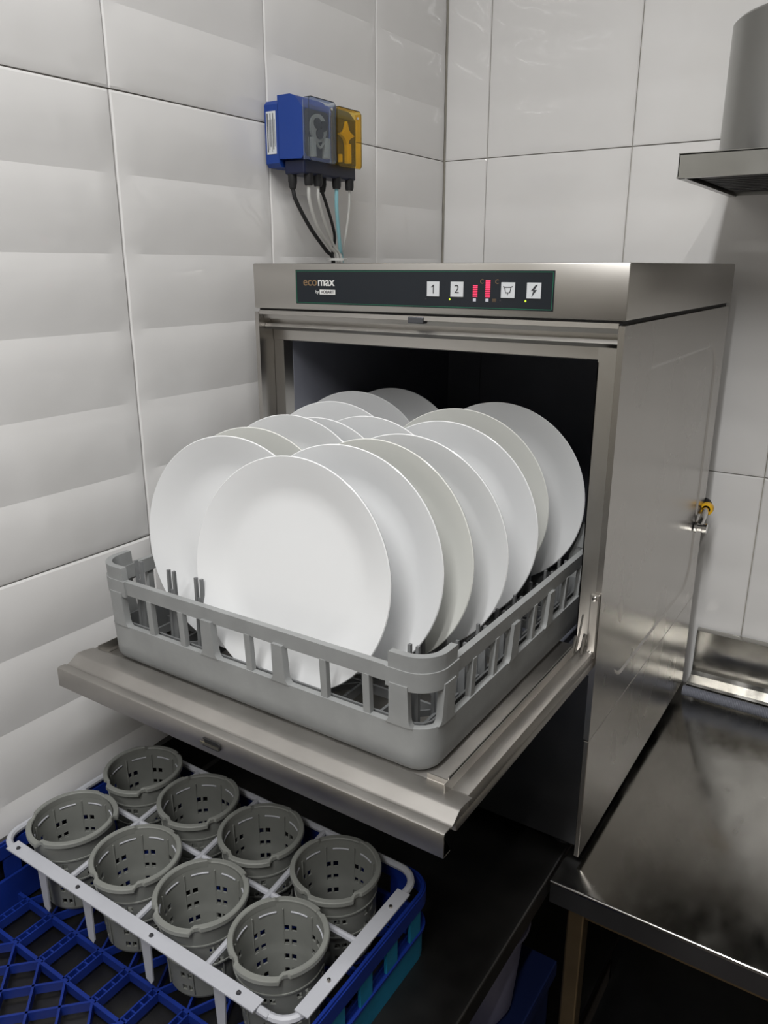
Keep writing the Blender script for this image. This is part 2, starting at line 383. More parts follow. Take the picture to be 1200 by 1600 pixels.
# tank (open box, walls 2 mm)
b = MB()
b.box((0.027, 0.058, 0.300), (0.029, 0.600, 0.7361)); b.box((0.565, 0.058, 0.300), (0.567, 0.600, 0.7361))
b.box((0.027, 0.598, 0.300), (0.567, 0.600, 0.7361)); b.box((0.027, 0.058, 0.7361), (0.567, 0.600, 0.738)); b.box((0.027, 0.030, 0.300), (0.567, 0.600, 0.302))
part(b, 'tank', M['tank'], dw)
b = MB(); b.tube(bez([(0.11, 0.5965, 0.40), (0.11, 0.5965, 0.66), (0.14, 0.5965, 0.69), (0.45, 0.5965, 0.69), (0.48, 0.5965, 0.66), (0.48, 0.5965, 0.40)], 6), 0.002, 6); part(b, 'tank_rib', M['tank'], dw, smooth=True)
b = MB(); b.box((0.060, 0.06, 0.345), (0.066, 0.58, 0.3475)); b.box((0.530, 0.06, 0.345), (0.536, 0.58, 0.3475)); b.box((0.029, 0.30, 0.335), (0.565, 0.306, 0.345)); part(b, 'rack_rail', M['steel_dark'], dw)
b = MB(); b.tube([(0.297, 0.30, 0.302), (0.297, 0.30, 0.325)], 0.02, 16); b.box((0.10, 0.285, 0.318), (0.49, 0.315, 0.328), bev=.003); part(b, 'wash_arm', M['steel_dark'], dw)

# control panel
b = MB(); b.box((0.088, -0.0012, 0.7965), (0.5065, 0.0005, 0.8465), bev=0.0004); cp = part(b, 'control_panel', M['panel'], dw)
def cpart(mb, name, m, **k):
    o = mb.build(name, m, cp, **k); o.data.transform(Matrix.Translation(-Vector(dw.location))); return o
b = MB(); x0, x1, z0, z1 = 0.0895, 0.505, 0.798, 0.845; t = .0007
b.box((x0, -.0016, z0), (x1, -.001, z0 + t)); b.box((x0, -.0016, z1 - t), (x1, -.001, z1)); b.box((x0, -.0016, z0), (x0 + t, -.001, z1)); b.box((x1 - t, -.0016, z0), (x1, -.001, z1))
cpart(b, 'green_outline', M['green'])
for k, (bx0, bx1) in enumerate(((0.322, 0.3415), (0.359, 0.3785), (0.434, 0.4535), (0.4700, 0.4895))):
    b = MB(); b.box((bx0, -.0026, 0.8118), (bx1, -.001, 0.8315), bev=.0004); bt = cpart(b, 'button', M['button'])
    cx = (bx0 + bx1) / 2; cz = 0.8216
    if k == 0:
        b = MB(); b.box((cx + .0002, -.0030, cz - .0058), (cx + .0016, -.0026, cz + .0058)); b.tube([(cx + .0010, -.0028, cz + .0052), (cx - .0024, -.0028, cz + .0026)], .0006, 6)
        cpart(b, 'numeral', M['ink'])
    elif k == 1:
        text_obj('numeral', '12'[k], 0.0155, M['ink'], cp, (cx, -.0028, cz), ROTF, dw.location, bold=-0.0001)
    elif k == 2:
        b = MB()
        for (p, q) in (((-.0045, .004), (.0045, .004)), ((-.0045, .004), (-.003, -.003)), ((.0045, .004), (.003, -.003)), ((-.003, -.003), (.003, -.003)), ((0, -.003), (0, -.006)), ((-.0065, .005), (-.0045, .004)), ((.0065, .005), (.0045, .004))):
            b.tube([(cx + p[0], -.0028, cz + p[1]), (cx + q[0], -.0028, cz + q[1])], .0005, 6)
        cpart(b, 'drain_symbol', M['ink'])
    else:
        b = MB(); P = [(.003, .0075), (-.0035, .0000), (-.0002, .0004), (-.0025, -.0075), (.0042, .0012), (.0008, .0010), (.0050, .0072)]
        b.extrude([(cx + x, cz + z) for x, z in P], 1, -.0031, -.0026); cpart(b, 'lightning_symbol', M['ink'])
for (sx, n0, n1) in ((0.396, 3, 10), (0.4145, 0, 10)):
    for i in range(10):
        z = 0.8125 + i * 0.00225
        if not (n0 == 0 or i < 7): continue
        b = MB(); b.box((sx - .0033, -.0017, z), (sx + .0033, -.001, z + .0014)); cpart(b, 'display_bar', M['red_led'])
    b = MB(); b.box((sx - .0028, -.0017, 0.8065), (sx + .0015, -.001, 0.8105)); cpart(b, 'display_mark', M['white_led'])
for (sx, ch) in ((0.4055, 'C'), (0.4275, 'C')):
    text_obj('display_letter', ch, 0.008, M['brown_print'], cp, (sx, -.0014, 0.832), ROTF, dw.location)
for i in range(3):
    b = MB(); b.box((0.4215, -.0015, 0.8065 + i * .0016), (0.4270, -.001, 0.8070 + i * .0016)); cpart(b, 'display_line', M['brown_print'])
for sx in (0.3575, 0.4685):
    b = MB(); b.lathe([(0.0, -0.0019), (0.0011, -0.0017), (0.0014, -0.001)], (sx, 0, 0.8085), 12, 'Y'); cpart(b, 'indicator_lamp', M['green_led'], smooth=True)
for sx in (0.320, 0.4330):
    b = MB(); b.lathe([(0.0, -0.0016), (0.0011, -0.0014), (0.0013, -0.001)], (sx, 0, 0.8085), 12, 'Y'); cpart(b, 'indicator_lamp', M['ink'], smooth=True)
text_obj('lettering_brown', 'eco', 0.0180, M['brown_print'], cp, (0.1163, -.0014, 0.8290), ROTF, dw.location, bold=.0001, xs=1.02)
text_obj('lettering_white', 'max', 0.0180, M['white_print'], cp, (0.1465, -.0014, 0.8290), ROTF, dw.location, bold=.00025, xs=1.02)
text_obj('lettering_small', 'by', 0.0065, M['white_print'], cp, (0.1295, -.0014, 0.8145), ROTF, dw.location)
b = MB(); b.box((0.1345, -.0016, 0.8110), (0.1635, -.001, 0.8180)); cpart(b, 'lettering_plate', M['white_print'])
text_obj('lettering_dark', 'HOBART', 0.0062, M['ink'], cp, (0.149, -.0017, 0.8145), ROTF, dw.location, bold=.0001, xs=1.0)

# door (lowered), modelled in place
dr = MB()
dr.box((0.0135, -0.396, 0.3170), (0.5965, 0.006, 0.3290), bev=0.002)
dr.box((0.0135, -0.396, 0.3285), (0.5965, -0.3700, 0.3450), bev=0.0015)
dr.box((0.5760, -0.3720, 0.3285), (0.5965, 0.006, 0.3450), bev=0.0015)
dr.box((0.0135, -0.3720, 0.3285), (0.0180, 0.006, 0.3450), bev=0.001)
door = part(dr, 'door', M['steel_door'], dw, smooth=40)
def dpart(mb, name, m, **k):
    o = mb.build(name, m, door, **k); o.data.transform(Matrix.Translation(-Vector(dw.location))); return o
b = MB(); b.box((0.0200, -0.3690, 0.3288), (0.5740, 0.028, 0.3326), bev=0.001); dpart(b, 'inner_panel', M['steel_door'], smooth=40)
b = MB(); b.box((0.5722, -0.3710, 0.3327), (0.5734, -0.020, 0.3560)); b.box((0.5758, -0.3860, 0.3448), (0.5768, -0.020, 0.3575)); b.box((0.548, -0.3716, 0.3452), (0.5755, -0.3704, 0.3525)); dpart(b, 'guide_rail', M['steel'])
b = MB(); b.box((0.0186, -0.3710, 0.3327), (0.0198, -0.020, 0.3490)); dpart(b, 'guide_rail', M['steel'])
prof = [(-0.374, 0.3456), (-0.389, 0.3480), (-0.399, 0.3482), (-0.402, 0.3472), (-0.4135, 0.3398), (-0.4160, 0.3388), (-0.4180, 0.3392), (-0.4195, 0.3408), (-0.4290, 0.3412), (-0.4312, 0.3402), (-0.4320, 0.3380), (-0.4320, 0.3145), (-0.4312, 0.3132), (-0.4180, 0.3130)]
b = MB(); b.sheet(prof, 0.0014, 0, 0.0125, 0.6015); dpart(b, 'handle', M['steel_door'], smooth=42)
b = MB(); b.extrude([(0.2800 + 0.0045 * (1 - math.cos(a)) if math.cos(a) < 0 else 0.3085 + .0045 * math.cos(a), 0.3285 + 0.0052 * math.sin(a)) for a in [2 * PI * k / 20 for k in range(20)]], 1, -0.4345, -0.4310)
dpart(b, 'latch_slot', M['black'])
b = MB(); b.box((0.2815, -0.4350, 0.3250), (0.3110, -0.4340, 0.3285)); dpart(b, 'latch_plate', M['brass'])
# right hinge
b = MB(); b.box((0.5870, -0.006, 0.336), (0.5990, -0.0008, 0.430), bev=0.001); hb = part(b, 'hinge_bracket', M['steel'], dw)
for z in (0.424, 0.343):
    b = MB(); b.lathe([(0.0, -0.0090), (0.0030, -0.0085), (0.0040, -0.006)], (0.593, 0, z), 12, 'Y')
    o = b.build('screw', M['chrome'], hb, True); o.data.transform(Matrix.Translation(-Vector(dw.location)))
b = MB(); b.tube([(0.580, -0.028, 0.352), (0.5805, -0.010, 0.400)], 0.0014, 8); b.tube([(0.5855, -0.022, 0.347), (0.586, -0.010, 0.372)], 0.003, 8); b.tube([(0.5770, -0.034, 0.347), (0.577, -0.022, 0.372)], 0.0026, 8); part(b, 'hinge_spring', M['chrome'], dw, smooth=True)
# inlet fitting on the right side
b = MB(); b.lathe([(0.0, 0.0), (0.0105, 0.0), (0.0105, 0.004), (0.008, 0.005), (0.008, 0.014), (0.0095, 0.015), (0.0095, 0.022), (0.0, 0.022)], (0.600, 0.562, 0.370), 10, 'X')
b.tube(bez([(0.607, 0.562, 0.374), (0.609, 0.578, 0.384), (0.608, 0.606, 0.394)], 5), 0.0062, 12)
fit = part(b, 'side_fitting', M['chrome'], dw, smooth=30)
b = MB(); b.lathe([(0.008, 0.0), (0.0125, 0.001), (0.0125, 0.013), (0.008, 0.014)], (0, 0, 0), 16, 'Y', closed=True)
b2 = b.build('yellow_ring', M['yellow_ring'], fit, True); b2.data.transform(Matrix.Translation(Vector((0.608, 0.607, 0.395)) - Vector(dw.location)))
b = MB(); b.tube(bez([(0.608, 0.618, 0.396), (0.606, 0.632, 0.398), (0.598, 0.645, 0.400), (0.584, 0.655, 0.393)], 6), 0.0085, 10)
b2 = b.build('hose_end', M['black'], fit, True); b2.data.transform(Matrix.Translation(-Vector(dw.location)))

# ================================================================== GREY PLATE RACK ON THE DOOR
RX, RY, RZ = 0.285, -0.101, 0.3330      # centre of the rack's base
HW, RR, RH = 0.263, 0.035, 0.1212
FL = HW - RR; ARC = PI * RR / 2; SIDE = 2 * FL + ARC; PER = 4 * SIDE
def peri(s, off):
    """point on the rounded square: s runs from the middle of the front side, towards +x, then round"""
    s = s % PER; k = int(((s + SIDE / 2) % PER) // SIDE); u = ((s + SIDE / 2) % SIDE) - SIDE / 2
    r = RR + off
    if abs(u) <= FL: x, y = u, -(HW + off)
    else:
        sg = 1 if u > 0 else -1
        a = (abs(u) - FL) / RR
        x = sg * (FL + r * math.sin(a)); y = -(FL + r * math.cos(a))
    a = k * PI / 2
    return (x * math.cos(a) - y * math.sin(a), x * math.sin(a) + y * math.cos(a))
def draft(z): return -0.006 * (1 - z / RH) - (0.006 * (1 - z / 0.010) ** 2 if z < 0.010 else 0)
def strip(mb, zs, lf, rt_, nx, o0, t, closed=False):
    """a curved slab on the rack's outline; lf(z), rt_(z) give its ends"""
    V = []; F = []; nz = len(zs); cols = nx if closed else nx + 1
    for lay in (0, 1):
        for z in zs:
            a, c = lf(z), rt_(z)
            for i in range(cols):
                s_ = a + (c - a) * i / nx; x, y = peri(s_, o0 + draft(z) - lay * t); V.append((x, y, z))
    L = nz * cols; idx = lambda l, j, i: l * L + j * cols + (i % cols)
    for j in range(nz - 1):
        for i in range(nx):
            F.append((idx(0, j, i), idx(0, j, i + 1), idx(0, j + 1, i + 1), idx(0, j + 1, i)))
            F.append((idx(1, j, i), idx(1, j + 1, i), idx(1, j + 1, i + 1), idx(1, j, i + 1)))
    for i in range(nx):
        F.append((idx(0, 0, i), idx(1, 0, i), idx(1, 0, i + 1), idx(0, 0, i + 1)))
        F.append((idx(0, nz - 1, i), idx(0, nz - 1, i + 1), idx(1, nz - 1, i + 1), idx(1, nz - 1, i)))
    if not closed:
        for j in range(nz - 1):
            F.append((idx(0, j, 0), idx(0, j + 1, 0), idx(1, j + 1, 0), idx(1, j, 0)))
            F.append((idx(0, j, nx), idx(1, j, nx), idx(1, j + 1, nx), idx(0, j + 1, nx)))
    mb.add(V, F)
rack = empty('dish_rack', (RX, RY, RZ), 'grey plastic dish rack full of white plates on the open dishwasher door', 'dish rack')
b = MB(); strip(b, [0, 0.003, 0.006, 0.010, 0.025, 0.0552], lambda z: 0, lambda z: PER, 208, 0.0, 0.008, True)
b.build('rack_wall', M['rack'], rack, smooth=30)
b = MB(); strip(b, [0.1022, 0.1032, 0.1202, 0.1212], lambda z: 0, lambda z: PER, 208, -0.0025, 0.0085, True)
b.build('rack_rim', M['rack'], rack, smooth=30)
WINS = [(-0.213, -0.066), (-0.048, 0.049), (0.065, 0.2105)]
PILS = [(-0.066, -0.048), (0.049, 0.065), (0.2105, 0.2330), (-0.2355, -0.213)]
zp = [0.0552, 0.0567, 0.0582, 0.0602, 0.0642, 0.080, 0.1027, 0.1047]
def rnd(z): return 0.0045 * max(0, 1 - (z - 0.0552) / 0.008) ** 2 + 0.0015 * (0.104 - z) / 0.05
for k in range(4):
    o_ = k * SIDE
    for (a, c) in PILS:
        b = MB(); strip(b, zp, lambda z: o_ + a - rnd(z), lambda z: o_ + c + rnd(z), 5, 0.0015, 0.0095)
        b.build('pillar', M['rack'], rack, smooth=30)
    for st in (-0.163, -0.105, 0.008, 0.121, 0.179):
        b = MB(); strip(b, [0.0547, 0.1032], lambda z: o_ + st - .0045, lambda z: o_ + st + .0045, 1, -0.0015, 0.007)
        b.build('stile', M['rack'], rack)
    # raised collar at each corner
    b = MB(); cc = o_ + SIDE / 2
    strip(b, [0.0992, 0.1012, 0.1192, 0.1217], lambda z: cc - 0.050, lambda z: cc + 0.050, 26, 0.000, 0.0095)
    strip(b, [0.1212, 0.1227, 0.1372, 0.1397], lambda z: cc - 0.047 + .3 * max(0, z - .1367), lambda z: cc + 0.047 - .3 * max(0, z - .1367), 26, -0.0015, 0.0085)
    b.build('corner_collar', M['rack'], rack, smooth=30)
# floor lattice
def rib(mb, p, q, w_, z0, z1):
    p = Vector((p[0], p[1], 0)); q = Vector((q[0], q[1], 0)); d = (q - p).normalized(); n = Vector((-d.y, d.x, 0)) * w_ / 2
    V = [p + n, q + n, q - n, p - n]
    mb.add([(v.x, v.y, z0) for v in V] + [(v.x, v.y, z1) for v in V], [(3, 2, 1, 0), (4, 5, 6, 7), (0, 1, 5, 4), (1, 2, 6, 5), (2, 3, 7, 6), (3, 0, 4, 7)])
b = MB(); e = HW - 0.012
for i in range(-4, 5):
    c = i * 0.055
    rib(b, (-e, c), (e, c), .0035, 0.016, 0.028); rib(b, (c, -e), (c, e), .0035, 0.016, 0.028)
for i in range(-4, 4):
    for j in range(-4, 4):
        x, y = i * .055, j * .055
        if (i + j) % 2: rib(b, (x, y), (x + .055, y + .055), .0022, 0.019, 0.027)
        else: rib(b, (x + .055, y), (x, y + .055), .0022, 0.019, 0.027)
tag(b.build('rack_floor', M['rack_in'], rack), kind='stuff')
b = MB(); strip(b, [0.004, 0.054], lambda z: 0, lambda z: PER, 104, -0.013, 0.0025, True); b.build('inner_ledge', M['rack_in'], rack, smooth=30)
peg = None
for i, px in enumerate((-0.210, -0.147, -0.097, 0.005, 0.165, 0.222)):
    for j in range(9):
        py = -0.232 + j * 0.0540
        if (i == 3 and j == 0) or (i == 4 and j < 2): continue
        if peg is None:
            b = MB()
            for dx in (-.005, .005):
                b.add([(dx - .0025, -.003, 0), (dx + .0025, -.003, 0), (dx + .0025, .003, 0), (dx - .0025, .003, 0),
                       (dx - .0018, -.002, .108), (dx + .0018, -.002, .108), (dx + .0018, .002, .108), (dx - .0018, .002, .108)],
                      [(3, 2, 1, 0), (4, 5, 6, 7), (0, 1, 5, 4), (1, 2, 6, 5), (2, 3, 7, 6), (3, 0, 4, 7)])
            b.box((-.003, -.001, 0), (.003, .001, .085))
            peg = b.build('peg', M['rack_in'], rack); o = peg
        else:
            o = peg.copy(); C.objects.link(o)
        o.location = (px, py, 0.016); o.scale.z = 1.16 if i < 3 else (1.12 if (i == 5 and j == 0) else 0.74)

# ================================================================== PLATES
PD = 0.288
def plate_mesh():
    r = PD / 2; b = MB()
    prof = [(0.0001, 0.0165), (0.045, 0.0165), (0.085, 0.0162), (0.098, 0.0150), (0.108, 0.0122), (0.122, 0.0070), (0.134, 0.0030), (0.1405, 0.0008), (0.1430, 0.0000), (r, 0.0010),
            (r - .0006, 0.0032), (0.1400, 0.0052), (0.128, 0.0098), (0.112, 0.0152), (0.100, 0.0190), (0.088, 0.0200), (0.087, 0.0222), (0.083, 0.0222), (0.082, 0.0203), (0.045, 0.0203), (0.0001, 0.0203)]
    b.lathe(prof, (0, 0, r), 96, 'Y'); return b
pm = plate_mesh()
PL = [ # key, x, y, tilt, yaw, label
 ('R1', 0.322, -0.340, 9.0, 3.0, 'white dinner plate at the very front of the rack, seen whole', 0),
 ('L1', 0.205, -0.299, 4.5, 4.5, 'front white plate of the left row, behind the frontmost plate', 0),
 ('R2', 0.349, -0.267, 6.0, 3.0, 'white plate directly behind the frontmost one, right row', 0),
 ('L2', 0.190, -0.246, 6.0, 4.0, 'second white plate of the left row, only its top showing', 1),
 ('R3', 0.365, -0.216, 5.0, 0.0, 'slightly ivory third plate of the right row', 1),
 ('L3', 0.171, -0.147, 6.0, 4.0, 'third white plate of the left row, wide rounded top against the wall', 0),
 ('R4', 0.384, -0.158, 2.0, 2.0, 'fourth plate of the right row, behind the ivory plate', 0),
 ('L4', 0.205, -0.122, 5.5, 1.0, 'white plate almost hidden between the two rows, only a sliver of rim showing', 0),
 ('X', 0.272, -0.092, 5.0, 1.7, 'white plate leaning between the rows, a low arc in the middle', 0),
 ('R5', 0.381, -0.062, 4.0, 0.5, 'fifth plate of the right row, behind the low middle arc', 0),
 ('L5', 0.153, -0.020, 6.5, 5.5, 'white plate at the left row just inside the dark opening', 0),
 ('R6', 0.352, 0.040, 3.0, 5.0, 'second to last plate of the right row', 1),
 ('L6', 0.120, 0.086, 6.3, 5.0, 'white plate near the back of the left row, second highest', 0),
 ('R7', 0.378, 0.126, 2.5, 1.0, 'last plate of the right row, against the dark opening by the right jamb', 0),
 ('L7', 0.152, 0.152, 6.9, 0.0, 'rearmost plate of the left row, shaded grey inside the machine', 0),
]
first = {}
for (k, x, y, t, yw_, lab, warm) in PL:
    if warm not in first:
        o = pm.build('plate', M['china_warm'] if warm else M['china'], None, smooth=50); first[warm] = o
    else:
        o = first[warm].copy(); C.objects.link(o)
    o.location = (x, y, 0.3622); o.rotation_euler = (-R(t), 0, R(yw_))
    o.scale = (0.985,) * 3 if k == 'R1' else (0.985,) * 3 if k == 'L4' else (1, 1, 1)
    tag(o, lab, 'plate', 'white plates in the grey rack')

# ================================================================== DOSING PUMP ON THE LEFT WALL
px0 = XL + 0.0095
dp_ = empty('dosing_pump', (px0, 0.18, 1.01), 'blue twin dosing pump with a smoky and an amber cover, hung on the tiled wall', 'dosing pump')
def ppart(mb, name, m, **k): return part(mb, name, m, dp_, **k)
def cham(a0, a1, z0, z1, ch):
    return [(a0 + ch, z0), (a1 - ch, z0), (a1, z0 + ch), (a1, z1 - ch), (a1 - ch, z1), (a0 + ch, z1), (a0, z1 - ch), (a0, z0 + ch)]
b = MB(); b.extrude(cham(0.103, 0.262, 1.008, 1.108, 0.006), 0, px0, -0.024)
base = ppart(b, 'base_case', M['pump'])
for k, (ya, yb, zt, xf) in enumerate(((0.103, 0.176, 1.114, 0.026), (0.186, 0.258, 1.112, 0.020))):
    b = MB()
    # case body with sloped top edge towards its front
    sec = [(-0.0245, 1.020), (xf - .004, 1.018), (xf, 1.022), (xf, zt - .020), (xf - 0.014, zt - 0.004), (xf - .024, zt), (-0.0245, zt)]
    b.extrude(sec, 1, ya, yb)
    hs = ppart(b, 'pump_housing', M['pump'])
    # works behind the cover
    c = ((ya + yb) / 2)
    b = MB(); b.extrude(cham(ya + .006, yb - .006, 1.022, zt - .022, 0.004), 0, xf, xf + .0008)
    o = b.build('head_plate', M['ink'] if k == 0 else M['panel'], hs); o.data.transform(Matrix.Translation(-Vector(dp_.location)))
    b = MB()
    if k == 0:
        b.lathe([(0.0, 0.0), (0.021, 0.0), (0.021, 0.004), (0.016, 0.005), (0.0, 0.005)], (xf + .0006, c, 1.066), 24, 'X')
        o = b.build('rotor_ring', M['cream'], hs, True); o.data.transform(Matrix.Translation(-Vector(dp_.location)))
        b = MB()
        for a in (0, 120, 240):
            b.lathe([(0.0, 0.0), (0.008, 0.0), (0.008, 0.006), (0.0, 0.006)], (xf + .003, c + .009 * math.cos(R(a + 20)), 1.066 + .009 * math.sin(R(a + 20))), 14, 'X')
        o = b.build('rotor', M['black'], hs, True); o.data.transform(Matrix.Translation(-Vector(dp_.location)))
        b = MB(); b.tube([(xf + .005, c - .018, 1.022), (xf + .005, c - .019, 1.050)], 0.006, 10); b.tube([(xf + .005, c + .016, 1.022), (xf + .005, c + .018, 1.052)], 0.007, 10)
        b.tube(bez([(xf + .006, c - .012, 1.047), (xf + .006, c, 1.037), (xf + .006, c + .012, 1.046)], 5), .002, 8)
        o = b.build('squeeze_tube', M['cream'], hs, True); o.data.transform(Matrix.Translation(-Vector(dp_.location)))
    else:
        P = []
        for i in range(12):
            a = R(30 * i + 90); r_ = 0.021 if i % 3 == 0 else 0.010
            P.append((c + r_ * math.cos(a), 1.066 + r_ * math.sin(a)))
        b.extrude(P, 0, xf + .002, xf + .008)
        o = b.build('rotor', M['yellow'], hs); o.data.transform(Matrix.Translation(-Vector(dp_.location)))
        b = MB(); b.tube([(xf + .005, c + .004, 1.022), (xf + .005, c + .004, 1.052)], 0.0065, 10); b.tube([(xf + .005, c - .018, 1.022), (xf + .005, c - .018, 1.034)], 0.004, 10)
        o = b.build('squeeze_tube', M['yellow'], hs, True); o.data.transform(Matrix.Translation(-Vector(dp_.location)))
    b = MB(); pz = cham(ya + .001, yb - .001, 1.014, zt - .006, 0.005)
    b.extrude(pz, 0, xf + .0120, xf + .0135)
    n0 = len(pz)
    b.box((xf + .0005, ya + .001, 1.016), (xf + .012, ya + .0022, zt - .010)); b.box((xf + .0005, yb - .0022, 1.016), (xf + .012, yb - .001, zt - .010)); b.box((xf + .0005, ya + .006, zt - .0072), (xf + .012, yb - .006, zt - .006))
    o = b.build('cover', M['clear'] if k == 0 else M['amber'], hs); o.data.transform(Matrix.Translation(-Vector(dp_.location)))
    b = MB(); b.lathe([(0.0, 0.002), (0.0022, 0.0018), (0.0028, 0.0)], (xf + .0135, yb - .014, zt - .018), 12, 'X')
    o = b.build('cover_screw', M['chrome'], hs, True); o.data.transform(Matrix.Translation(-Vector(dp_.location)))
b = MB(); b.box((-0.020, 0.110, 0.996), (0.022, 0.255, 1.0195), bev=.003); ppart(b, 'underside_block', M['pump_edge'])
b = MB(); b.box((-0.049, 0.1022, 1.028), (-0.029, 0.1031, 1.092)); lab = ppart(b, 'label_sticker', M['label'])
for i, (u0_, h_) in enumerate(((0.0005, .0018), (0.0045, .0008), (0.0070, .0012), (0.0100, .0006), (0.0125, .0014), (0.0160, .0007))):
    b = MB(); b.box((-0.0475 + u0_, 0.1018, 1.031 + (i % 3) * .004), (-0.0475 + u0_ + h_, 0.1023, 1.089 - (i % 2) * .009))
    o = b.build('print_line', M['ink'], lab); o.data.transform(Matrix.Translation(-Vector(dp_.location)))
# connectors below
ends = [(-0.010, 0.118, 'g'), (0.016, 0.128, 'n'), (0.018, 0.150, 'n'), (-0.004, 0.190, 'g'), (0.016, 0.205, 'n'), (0.018, 0.240, 'n')]
for (x, y, kd) in ends:
    b = MB()
    if kd == 'g': b.lathe([(0.0, 0.0), (0.0075, 0.0), (0.0075, -0.012), (0.0055, -0.022), (0.0035, -0.024), (0, -.024)], (x, y, 0.9975), 14)
    else: b.lathe([(0.0, 0.0), (0.0078, 0.0), (0.0078, -0.013), (0.0065, -0.018), (0, -.018)], (x, y, 0.9975), 12)
    ppart(b, 'connector', M['black'], smooth=30)
TIE = Vector((-0.022, 0.245, 0.868))
def run(name, label, pts, r, m, cat, grp=None):
    b = MB(); b.tube(bez(pts, 8), r, 10); o = b.build(name, m, None, True)
    c = Vector(pts[0]); o.data.transform(Matrix.Translation(-c)); o.location = c
    return tag(o, label, cat, grp)
low = lambda dx, dy: (TIE.x + dx, TIE.y + dy, 0.80)
run('power_cable', 'thick black cable curving down from the left gland of the blue pump', [(-0.010, 0.118, 0.9745), (-0.008, 0.124, 0.955), (-0.012, 0.165, 0.915), (-0.018, 0.215, 0.880), (TIE.x + .004, TIE.y - .008, 0.862), low(.004, -.004), (TIE.x, TIE.y, .70)], 0.0034, M['black'], 'cable')
run('power_cable', 'short black cable bending behind the tubes under the middle of the blue pump', [(-0.004, 0.190, 0.9745), (-0.003, 0.200, 0.955), (-0.008, 0.222, 0.925), (-0.016, 0.240, 0.900), (TIE.x - .006, TIE.y + .003, 0.868), low(-.004, .006), (TIE.x - .008, TIE.y + .008, .70)], 0.0028, M['black'], 'cable')
run('dosing_tube', 'leftmost milky tube hanging from the smoky pump head', [(0.016, 0.128, 0.981), (0.014, 0.132, 0.955), (0.004, 0.165, 0.915), (-0.010, 0.218, 0.885), (TIE.x + .010, TIE.y - .002, 0.866), low(.010, 0)], 0.0030, M['tube_white'], 'tube')
run('dosing_tube', 'milky tube hanging between the two black cables', [(0.018, 0.150, 0.981), (0.016, 0.155, 0.955), (0.004, 0.190, 0.915), (-0.008, 0.228, 0.885), (TIE.x + .013, TIE.y + .004, 0.866), low(.013, .006)], 0.0026, M['tube_white'], 'tube')
run('dosing_tube', 'light blue tube running straight down from the amber pump head', [(0.016, 0.205, 0.981), (0.014, 0.207, 0.950), (0.004, 0.225, 0.910), (-0.006, 0.243, 0.880), (TIE.x + .010, TIE.y + .010, 0.866), low(.008, .012)], 0.0034, M['tube_cyan'], 'tube')
run('dosing_tube', 'thin milky tube furthest right under the amber pump head', [(0.018, 0.240, 0.981), (0.014, 0.244, 0.950), (0.004, 0.248, 0.910), (-0.008, 0.256, 0.885), (TIE.x + .006, TIE.y + .016, 0.866), low(.003, .018)], 0.0022, M['tube_white'], 'tube')
b = MB(); b.lathe([(0.0175, -0.002), (0.0190, -0.002), (0.0190, 0.002), (0.0175, 0.002)], (0, 0, 0), 24, closed=True); b.tube([(0.018, -.002, 0), (0.027, -.004, .001)], .001, 6)
zt_ = b.build('cable_tie', M['tube_white'], None, True); zt_.location = (TIE.x + .003, TIE.y + .003, 0.864); tag(zt_, 'clear cable tie holding the pump hoses together behind the machine', 'cable tie')

# ================================================================== HOOD
hd = empty('extractor_hood', (0.79, 0.55, 0.977), 'stainless steel extractor hood with rounded chimney on the back wall', 'hood')
b = MB()
x0, x1, y0, y1, z0, z1 = 0.563, 1.10, 0.312, 0.708, 0.9775, 1.0085
b.box((x0, y0, z0), (x1, y0 + .0015, z1)); b.box((x0, y0, z0), (x0 + .0015, y1, z1)); b.box((x1 - .0015, y0, z0), (x1, y1, z1)); b.box((x0, y1 - .0015, z0), (x1, y1, z1)); b.box((x0, y0, z1 - .0015), (x1, y1, z1))
b.box((x0 - .001, y0 - .001, z0 - .002), (x1 + .001, y0 + .010, z0)); b.box((x0 - .001, y0, z0 - .002), (x0 + .010, y1, z0)); b.box((x1 - .01, y0, z0 - .002), (x1 + .001, y1, z0)); b.box((x0 - .001, y0 - .001, z1), (x1 + .001, y1, z1 + .001))
part(b, 'canopy', M['hood'], hd)
for k in range(3):
    xa = x0 + .012 + k * .172
    b = MB()
    for i in range(12):
        ya = y0 + .02 + i * .030
        b.box((xa, ya, z0 + .004), (xa + .168, ya + .020, z0 + .007))
    b.box((xa, y0 + .012, z0 + .010), (xa + .168, y1 - .01, z0 + .012))
    part(b, 'grease_filter', M['black'], hd)
b = MB(); b.lathe([(0.152, 0.0), (0.158, 0.002), (0.158, 0.006), (0.150, 0.008), (0.150, 0.203), (0.146, 0.207), (0.0, 0.207)], (0.722, 0.540, 1.0085), 96)
part(b, 'chimney', M['hood'], hd, smooth=30)

# ================================================================== DRAIN HOSE
b = MB()
pts = []; rr_ = []
n = 150
for i in range(n + 1):
    x = 0.6085 + i * 0.003
    for q, rq in ((0.0, 0.0095), (0.0010, 0.0112), (0.0019, 0.0112), (0.0027, 0.0095)):
        pts.append((x + q, 0.600 + 0.004 * math.sin(x * 6), 0.0005)); rr_.append(rq)
b.tube(pts, rr_, 14); dh = b.build('drain_hose', M['hose'], None, True); dh.data.transform(Matrix.Translation(-Vector((0.85, 0.6, -0.0115)))); dh.location = (0.85, 0.6, -0.0115)
tag(dh, 'grey ribbed drain hose lying along the back of the steel worktop', 'hose')

